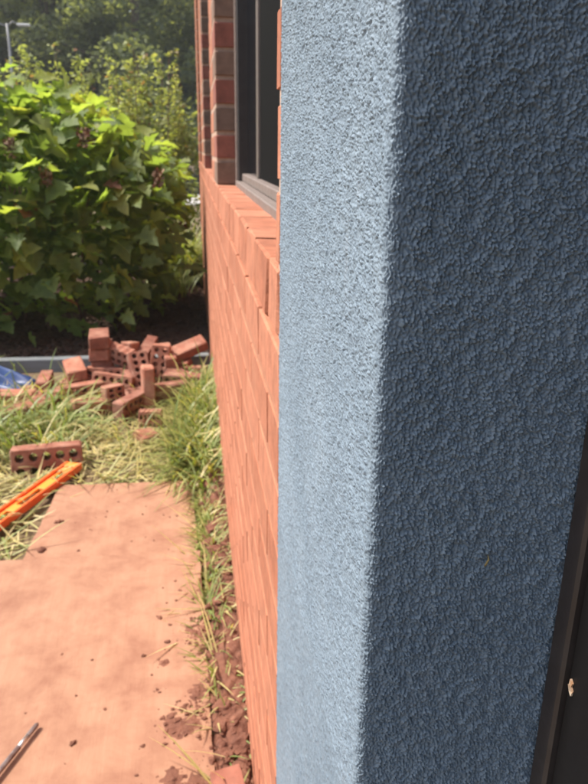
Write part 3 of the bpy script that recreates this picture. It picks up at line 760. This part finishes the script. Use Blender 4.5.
# bright ornamental grass clumps behind the big shrub
def clump(x, y, n_, L, w, tint, label):
    P = np.column_stack([RNG.normal(x, .07, n_), RNG.normal(y, .07, n_), np.full(n_, .02)])
    V, F, a = blades(P, RNG.uniform(.6 * L, L, n_), RNG.uniform(.006, .011, n_), RNG.uniform(0, 6.283, n_), np.abs(RNG.normal(.3, .2, n_)), RNG.uniform(.7, 1.9, n_), np.clip(RNG.normal(tint, .1, n_), 0, 1), 6)
    o = link('ornamental_grass', npmesh('ornamental_grass', V, F, True, a), M_GRASS); tag(o, label, 'grass clump'); return o
clump(-.10, 5.45, 480, .66, .009, .48, 'bright lime ornamental grass clump between the shrub and the wall')
clump(-.19, 4.98, 160, .30, .009, .40, 'small green grass clump in the mulch in front of the lime grass')

# ------------------------------------------------------------------ shrub with big lobed leaves
def lobed_leaf(seed, tint):
    r = np.random.default_rng(seed)
    half = [(0, 0), (.13, -.03), (.34, .05), (.44, .17), (.29, .25), (.28, .33), (.42, .44), (.50, .60), (.35, .61), (.23, .66), (.25, .80), (.14, .89), (0, 1.02)]
    half = [(x * r.uniform(.88, 1.12), y + r.uniform(-.02, .02)) for x, y in half]; half[0] = (0, 0); half[-1] = (0, 1.02)
    mid = [(0, .12), (0, .30), (0, .47), (0, .64), (0, .82)]
    fold = r.uniform(.1, .6); droop = r.uniform(.1, .6)
    V = []; 
    def z(x, y): return fold * abs(x) - droop * y * y + .03 * math.sin(9 * x + 7 * y) + r.uniform(-.012, .012)
    V.append((0, 0, 0)); 
    for x, y in mid: V.append((0, y, -droop * y * y - .01))
    V.append((0, 1.02, -droop * 1.04)); F = []
    near = [0, 1, 1, 1, 2, 2, 3, 3, 3, 4, 5, 5, 6]      # midrib vertex each outline vertex hangs on
    for sgn in (1, -1):
        ids = [0]
        for (x, y) in half[1:-1]: ids.append(len(V)); V.append((sgn * x, y, z(x, y)))
        ids.append(6)
        for k in range(len(ids) - 1):
            a, b = ids[k], ids[k + 1]; ma, mb = near[k], near[k + 1]
            f = [ma, a, b, mb]; f = [v for i, v in enumerate(f) if v not in f[:i]]
            if len(f) >= 3: F.append(f if sgn > 0 else f[::-1])
    stem = len(V); V += [(-.012, -.30, .06), (.012, -.30, .06), (.012, .0, 0), (-.012, .0, 0)]; F.append((stem, stem + 1, stem + 2, stem + 3))
    me = mesh_py('leaf', V, F, True)
    at = me.attributes.new('tint', 'FLOAT', 'POINT'); at.data.foreach_set('value', np.full(len(V), tint, dtype=np.float32))
    me.materials.append(M_HYD); return me, np.array(V), F
LEAVES = [lobed_leaf(100 + i, t) for i, t in enumerate((.05, .15, .25, .35, .45, .55, .3, .2, .7, .8, .9, 1.0))]
bush = empty('lobed_leaf_shrub', (-1.25, 4.30, 0)); tag(bush, 'large dense shrub with big lobed green and yellow leaves', 'shrub')
BC = np.array([-1.27, 4.32]); BRX, BRY, BZT = 1.34, .84, 1.27
cand = []
def bush_r(th, z):  # superellipse plan, narrower at the foot
    p = 2.6; c, s = abs(math.cos(th)), abs(math.sin(th))
    k = (c ** p + s ** p) ** (-1 / p); zz = z / BZT
    prof_ = min(1.0, .86 + .33 * zz) if zz < .42 else max(0.0, 1 - ((zz - .42) / .63) ** 2.3) ** .55
    lump = 1 + .07 * math.sin(5 * th + 3 * zz * 2) + .05 * math.sin(11 * th - 6 * zz)
    return k * prof_ * lump
while len(cand) < 3000:
    th = random.uniform(0, 6.283); zt = BZT * (random.random() ** .8) * 1.04; rr = bush_r(th, zt)
    if rr <= 0: continue
    shell = 1 - abs(random.gauss(0, .25)); 
    if shell < .2: continue
    if zt < .42 and random.random() < .35 - zt: continue
    x = BC[0] + BRX * rr * shell * math.cos(th); y = BC[1] + BRY * rr * shell * math.sin(th); z = zt * (1 - .03 * random.random()) + random.gauss(0, .03)
    if z < .06 or x > .0 - .20 * max(0, min(1, (.92 - z) / .2)) or z > 1.26 - .24 * max(0, min(1, (x + .62) / .40)): continue
    cand.append((x, y, z, th, shell))
for k in range(1100):
    th = random.uniform(0, 6.283); zt = random.uniform(.08, 1.0); q_ = random.uniform(.35, .95); rr = bush_r(th, zt) * q_
    x = BC[0] + BRX * rr * math.cos(th); y = BC[1] + BRY * rr * math.sin(th)
    if x < -.12: cand.append((x, y, zt, th, q_))
# top canopy
for k in range(700):
    x = random.uniform(-2.5, -.02); y = random.uniform(3.6, 5.0); dx = abs(x - BC[0]) / BRX; dy = abs(y - BC[1]) / BRY
    q = (dx ** 2.6 + dy ** 2.6)
    if q > 1: continue
    z = BZT * (1 - q) ** .36 * (1 - .16 * max(0, min(1, (x + .62) / .35))) + random.gauss(0, .05) + .05 * math.sin(4 * x) * math.cos(5 * y)
    cand.append((x, y, z, math.atan2(y - BC[1], x - BC[0]), 1.0))
leafpl = []
for (x, y, z, th, shell) in cand:
    top = min(1, max(0, (z - .75) / .5)); size = random.choice((random.uniform(.06, .10), random.uniform(.08, .13), random.uniform(.09, .14))) * (1 if z > .3 else .8)
    az = th + random.gauss(0, .7); pitch = random.gauss(.05 - .15 * (1 - top) + .25 * top, .42)
    d = Vector((math.cos(az) * math.cos(pitch), math.sin(az) * math.cos(pitch), math.sin(pitch)))
    up_ = Vector((random.gauss(0, .6), random.gauss(0, .6) - .1, 1)).normalized()
    side = d.cross(up_).normalized(); nrm = side.cross(d)
    if top > .5 and random.random() < .45 * top: v = random.choice((8, 8, 8, 5, 9, 9, 5, 5))
    elif random.random() < .012: v = 11
    elif random.random() < .14: v = random.choice((8, 8, 9, 5))
    else: v = random.randrange(8)
    M = Matrix((side, d, nrm)).transposed().to_4x4() @ Matrix.Diagonal((size, size, size, 1)); M.translation = (x, y, z)
    front = (-(y - BC[1]) / BRY) + (x > -1.15) * .6 + .4 * (shell > .9) + (z > 1.0) * .5 - (x < -1.3) * 2
    leafpl.append((front + random.random() * .3, M, v))
leafpl.sort(key=lambda t: -t[0])
IB = Matrix.Translation(-Vector(bush.location))
for (_, M, v) in leafpl[:295]:
    o = link('leaf', LEAVES[v][0]); o.parent = bush; o.matrix_local = IB @ M
vv = []; ff3 = []; tt = []; off = 0
for (_, M, v) in leafpl[295:]:
    me, LV, LF = LEAVES[v]; A = np.array(M); vv.append(LV @ A[:3, :3].T + A[:3, 3] - np.array(bush.location))
    ff3 += [tuple(i + off for i in f) for f in LF]; off += len(LV); tt += [(.05, .15, .25, .35, .45, .55, .3, .2, .7, .8, .9, 1.0)[v]] * len(LV)
f3 = np.array([f for f in ff3 if len(f) == 3]); f4 = np.array([f for f in ff3 if len(f) == 4])
o = link('foliage', npmesh('foliage', np.concatenate(vv), [f3, f4], True, tt), M_HYD, bush); o['kind'] = 'stuff'
# stems
for k in range(26):
    bx0 = random.uniform(-2.1, -.5); by0 = random.uniform(3.95, 4.6); pts = []; rad = []
    ex = bx0 + random.uniform(-.3, .3); ey = by0 + random.uniform(-.2, .2); h = random.uniform(.7, 1.0)
    for i in range(6):
        t = i / 5; pts.append((bx0 + (ex - bx0) * t ** 1.4 + random.gauss(0, .012) + 1.25, by0 + (ey - by0) * t ** 1.4 + random.gauss(0, .012) - 4.30, h * t)); rad.append(.011 * (1 - .65 * t))
    V, F = tube(pts, rad, 6); link('stem', mesh_py('stem', V, F, True), M_STEM, bush)
# dried flower heads
for (x, y, z) in ((-.84, 3.66, .99), (-.50, 3.66, 1.04), (-.68, 3.62, .86), (-.16, 3.70, .86)):
    VV = []; FF = []; T = []
    for k in range(60):
        p = np.clip(RNG.normal(0, 1, 3), -1.6, 1.6) * [.015, .015, .026]; s = RNG.uniform(.005, .010)
        q = np.array([[-s, -s, 0], [s, -s, 0], [s, s, 0], [-s, s, 0]]) @ rotm(*RNG.uniform(0, 6, 3)).T + p
        VV.append(q); FF.append(np.arange(4) + 4 * k); T += [RNG.random()] * 4
    o = link('flower_head', npmesh('flower_head', np.concatenate(VV), np.array(FF), False, T), M_FLOWER, bush); o.location = (x + 1.25, y - 4.30, z)

# ------------------------------------------------------------------ small-leaved shrubs behind, trees, lamp
def leaf_cloud(centers, radii, n_, s0, s1, tint, nrm_up=.5, flat=.6):
    """diamond leaves spread through lumps; returns V,F,tint"""
    centers = np.array(centers); radii = np.array(radii); pw = radii ** 2 / (radii ** 2).sum()
    k = RNG.choice(len(centers), n_, p=pw); d = RNG.normal(size=(n_, 3)); d /= np.linalg.norm(d, axis=1)[:, None]
    rr = RNG.random(n_) ** .45; C = centers[k] + d * (radii[k] * rr)[:, None] * [1, 1, flat]
    ax = RNG.normal(size=(n_, 3)); ax[:, 2] *= .5; ax /= np.linalg.norm(ax, axis=1)[:, None]
    nn = RNG.normal(size=(n_, 3)) + [0, 0, nrm_up * 2]; sd = np.cross(ax, nn); sd /= np.linalg.norm(sd, axis=1)[:, None] + 1e-9
    L = RNG.uniform(s0, s1, n_)[:, None]
    V = np.stack([C - ax * L * .5, C + sd * L * .26 - ax * L * .05, C + ax * L * .55, C - sd * L * .26 - ax * L * .05], 1).reshape(-1, 3)
    F = np.arange(n_ * 4).reshape(-1, 4); t = np.clip(RNG.normal(tint, .22, n_), 0, 1); return V, F, np.repeat(t, 4)
def shrub(x, y, rx, h, n_, label, shoots=9, lead=None):
    root = empty('small_leaf_shrub', (x, y, 0)); tag(root, label, 'shrub', 'small-leaved shrubs behind the big shrub')
    cs = []; rs = []; stems = []
    for k in range(26):
        a = random.uniform(0, 6.28); r_ = rx * math.sqrt(random.random()) * .8; zz = h * random.uniform(.2, .80) * (1 - .25 * (r_ / rx) ** 2)
        cs.append((r_ * math.cos(a), r_ * math.sin(a), zz)); rs.append(random.uniform(.16, .30))
    for k in range(shoots):
        a = random.uniform(0, 6.28); r_ = rx * random.random() * .9; top = h * random.uniform(.86, 1.04); bx0, by0 = r_ * math.cos(a), r_ * math.sin(a)
        if lead and k < len(lead): bx0, by0, top = lead[k][0], -.2, lead[k][1]
        for i in range(7):
            t = i / 6; cs.append((bx0 + .05 * t * math.cos(a), by0 + .05 * t * math.sin(a), h * .6 + (top - h * .6) * t)); rs.append(.11 * (1 - .7 * t) + .02)
        stems.append(tube([(bx0 * .3, by0 * .3, 0), (bx0 * .8, by0 * .8, h * .4), (bx0, by0, top)], [.012, .008, .002], 5))
    V, F, t = leaf_cloud(cs, rs, int(n_ * 1.5), .030, .062, .55, .75, 1.0); V[:, 2] = np.maximum(V[:, 2], .03)
    link('crown', npmesh('crown', V, F, False, t), M_SHRUB, root)
    V, F = join(stems); link('stem', mesh_py('stem', V, F), M_STEM, root)
shrub(-.42, 6.5, .55, 1.62, 9000, 'pale green bushy shrub with upright shoots beside the building corner', 12, [(.0, 1.74), (.22, 1.66), (-.15, 1.62), (.36, 1.5)])
shrub(-1.30, 6.7, .60, 1.66, 8500, 'pale green shrub rising behind the middle of the big shrub', 11, [(.25, 1.76), (-.05, 1.72), (.45, 1.70)])
shrub(-2.4, 6.6, .62, 1.50, 6500, 'pale green shrub behind the left end of the big shrub', 9)
def tree_meshes(seed, h, rx, zlo, n_, tint):
    random.seed(seed); cs = []; rs = []; parts = []
    trunk = [(0, 0, -.1), (.05 * random.uniform(-1, 1), .05, h * .3), (.2 * random.uniform(-1, 1), .1, h * .6), (.1, .1, h * .92)]
    parts.append(tube(trunk, [.15, .12, .08, .03], 9))
    for k in range(34):
        a = random.uniform(0, 6.28); t = random.random(); zz = zlo + (h - zlo) * t; r_ = rx * (1 - .55 * t ** 2) * math.sqrt(random.random())
        c = (r_ * math.cos(a), r_ * math.sin(a), zz); cs.append(c); rs.append(random.uniform(.45, .95) * (1.1 - .4 * t))
        if k % 2 == 0: parts.append(tube([(0, 0, max(.5, zz - .7 - .25 * r_)), (c[0] * .5, c[1] * .5, zz - .3), c], [.06, .04, .012], 5))
    for zz in np.arange(.8, h * .7, .45): cs.append((random.uniform(-.25, .25), random.uniform(-.25, .25), zz)); rs.append(.55)
    V, F, t = leaf_cloud(cs, rs, n_, .10, .22, tint, .15, .7)
    cm = npmesh('crown', V, F, False, t); cm.materials.append(M_TREE); tm = mesh_py('trunk', *join(parts)); tm.materials.append(M_BARK); return cm, tm
TM = [tree_meshes(31, 8.0, 2.0, .7, 15000, .35), tree_meshes(32, 9.0, 2.2, .9, 16000, .5), tree_meshes(33, 7.0, 1.9, .5, 14000, .65), tree_meshes(34, 11., 2.6, 1.2, 17000, .2)]
random.seed(99)
trees = [(-1.2, 19.0, 1), (-3.3, 20.0, 0), (-5.2, 19.2, 2), (-7.4, 20.2, 1), (.8, 20.0, 2), (-2.2, 22.6, 3), (-4.4, 23.0, 1), (-6.5, 22.8, 3), (-.2, 23.0, 0), (-9.4, 19.6, 0), (-9.0, 23.2, 2), (2.0, 22.6, 3), (-11.8, 21.0, 3), (3.6, 20.0, 1), (-3.4, 26.0, 3), (-7.6, 26.4, 3), (.9, 26.2, 3), (-5.6, 26.2, 0), (-1.2, 26.6, 1)]
pos_words = {0: 'round', 1: 'tall', 2: 'pale', 3: 'dark high'}
order = sorted(range(len(trees)), key=lambda i: trees[i][0])
for i, (x, y, k) in enumerate(trees):
    root = empty('broadleaf_tree', (x, y, 0)); root.rotation_euler = (0, 0, random.uniform(0, 6.28)); s = random.uniform(.92, 1.12); root.scale = (s, s, s)
    rowname = 'front' if y < 20.5 else ('middle' if y < 24 else 'rear')
    rw = sorted([t[0] for t in trees if ('front' if t[1] < 20.5 else ('middle' if t[1] < 24 else 'rear')) == rowname]); rk = rw.index(x)
    words = ['first', 'second', 'third', 'fourth', 'fifth', 'sixth', 'seventh', 'eighth', 'ninth']
    tag(root, f'{pos_words[k]} broadleaf tree, {words[rk]} from the left in the {rowname} row of the wood', 'tree', 'trees of the wood behind the garden')
    link('crown', TM[k][0], None, root); link('trunk', TM[k][1], None, root)
# far mass of the wood closing the view
cs = [(x + RNG.normal(0, 1), 31 + RNG.normal(0, 1.5), RNG.uniform(.3, 11)) for x in np.linspace(-22, 10, 150)]
V, F, t = leaf_cloud(cs, [2.0] * len(cs), 26000, .25, .55, .3, .3, .9); V[:, 2] = np.maximum(V[:, 2], .02)
o = link('far_wood', npmesh('far_wood', V, F, False, t), M_TREE); tag(o, 'dark mass of distant woodland behind the trees', 'wood', kind='stuff')
V, F, t = leaf_cloud([(x, 18.0 + RNG.normal(0, .3), RNG.uniform(.3, 1.1)) for x in np.linspace(-14, 4, 70)], [.6] * 70, 14000, .07, .16, .5, .4, .9); V[:, 2] = np.maximum(V[:, 2], .02)
o = link('undergrowth', npmesh('undergrowth', V, F, False, t), M_TREE); tag(o, 'low dark undergrowth along the edge of the wood', 'undergrowth', kind='stuff')

lamp = empty('street_lamp', (-3.72, 17.2, 0)); tag(lamp, 'grey street lamp with two curved arms in front of the dark wood', 'street lamp')
V, F = tube([(0, 0, 0), (0, 0, 1.5), (0, 0, 3.42)], [.045, .038, .030], 10); link('pole', mesh_py('pole', V, F, True), M_LAMP, lamp)
for sg, ln in ((-1, .55), (1, .22)):
    V, F = tube([(0, 0, 3.36), (sg * ln * .5, 0, 3.46), (sg * ln, 0, 3.42)], [.020, .017, .015], 7); link('arm', mesh_py('arm', V, F, True), M_LAMP, lamp)
    V, F = chamfer_box(.28, .13, .05, .02); V = [(v[0] + sg * (ln + .12), v[1], v[2] + 3.40) for v in V]; link('lamp_head', mesh_py('lamp_head', V, F), M_LAMPH, lamp)

# ------------------------------------------------------------------ small flakes by the door
fy, fz_ = .2394, .7706
pts = [(.1638, fy + u, fz_ + v) for u, v in ((-.0016, -.0034), (-.0020, -.0008), (-.0007, .0010), (-.0012, .0030), (.0006, .0044), (.0009, .0012), (.0019, .0004), (.0012, -.0028))]
o = flake('paint_flake', pts, M_FLAKE); tag(o, 'small tan and white paint flake stuck on the black door edge', 'paint flake')
yq = YN - .0016
bm_parts = [tube([(.1236, yq, .8262), (.1240, yq - .0006, .8285), (.1246, yq - .0008, .8302), (.1244, yq, .8322)], [.00015, .0005, .00045, .0001], 6), tube([(.1240, yq, .8280), (.1228, yq - .0004, .8268)], [.0002, .0001], 5)]
V, F = join(bm_parts); n = N('dry_straw'); n.color((.26, .20, .08)); o = link('debris_speck', mesh_py('debris_speck', V, F, True), n.m); tag(o, 'tiny straw debris caught on the shaded blue stucco', 'debris')
print('individual bricks', nb)

# ------------------------------------------------------------------ thin summer haze between the garden and the wood
V, F = simple_box(-170, 170, -70, 320, -1.2, 15.5)
hz_ = link('haze', mesh_py('haze', V, F)); tag(hz_, 'thin pale summer haze in the air', 'haze', kind='stuff')
hm = bpy.data.materials.new('haze_air'); hm.use_nodes = True; ht = hm.node_tree
for nd_ in list(ht.nodes):
    if nd_.type != 'OUTPUT_MATERIAL': ht.nodes.remove(nd_)
pv = ht.nodes.new('ShaderNodeVolumePrincipled'); pv.inputs['Color'].default_value = (.86, .90, .88, 1); pv.inputs['Density'].default_value = .0026; pv.inputs['Anisotropy'].default_value = .3
ht.links.new(pv.outputs[0], [n_ for n_ in ht.nodes if n_.type == 'OUTPUT_MATERIAL'][0].inputs['Volume'])
hz_.data.materials.append(hm)
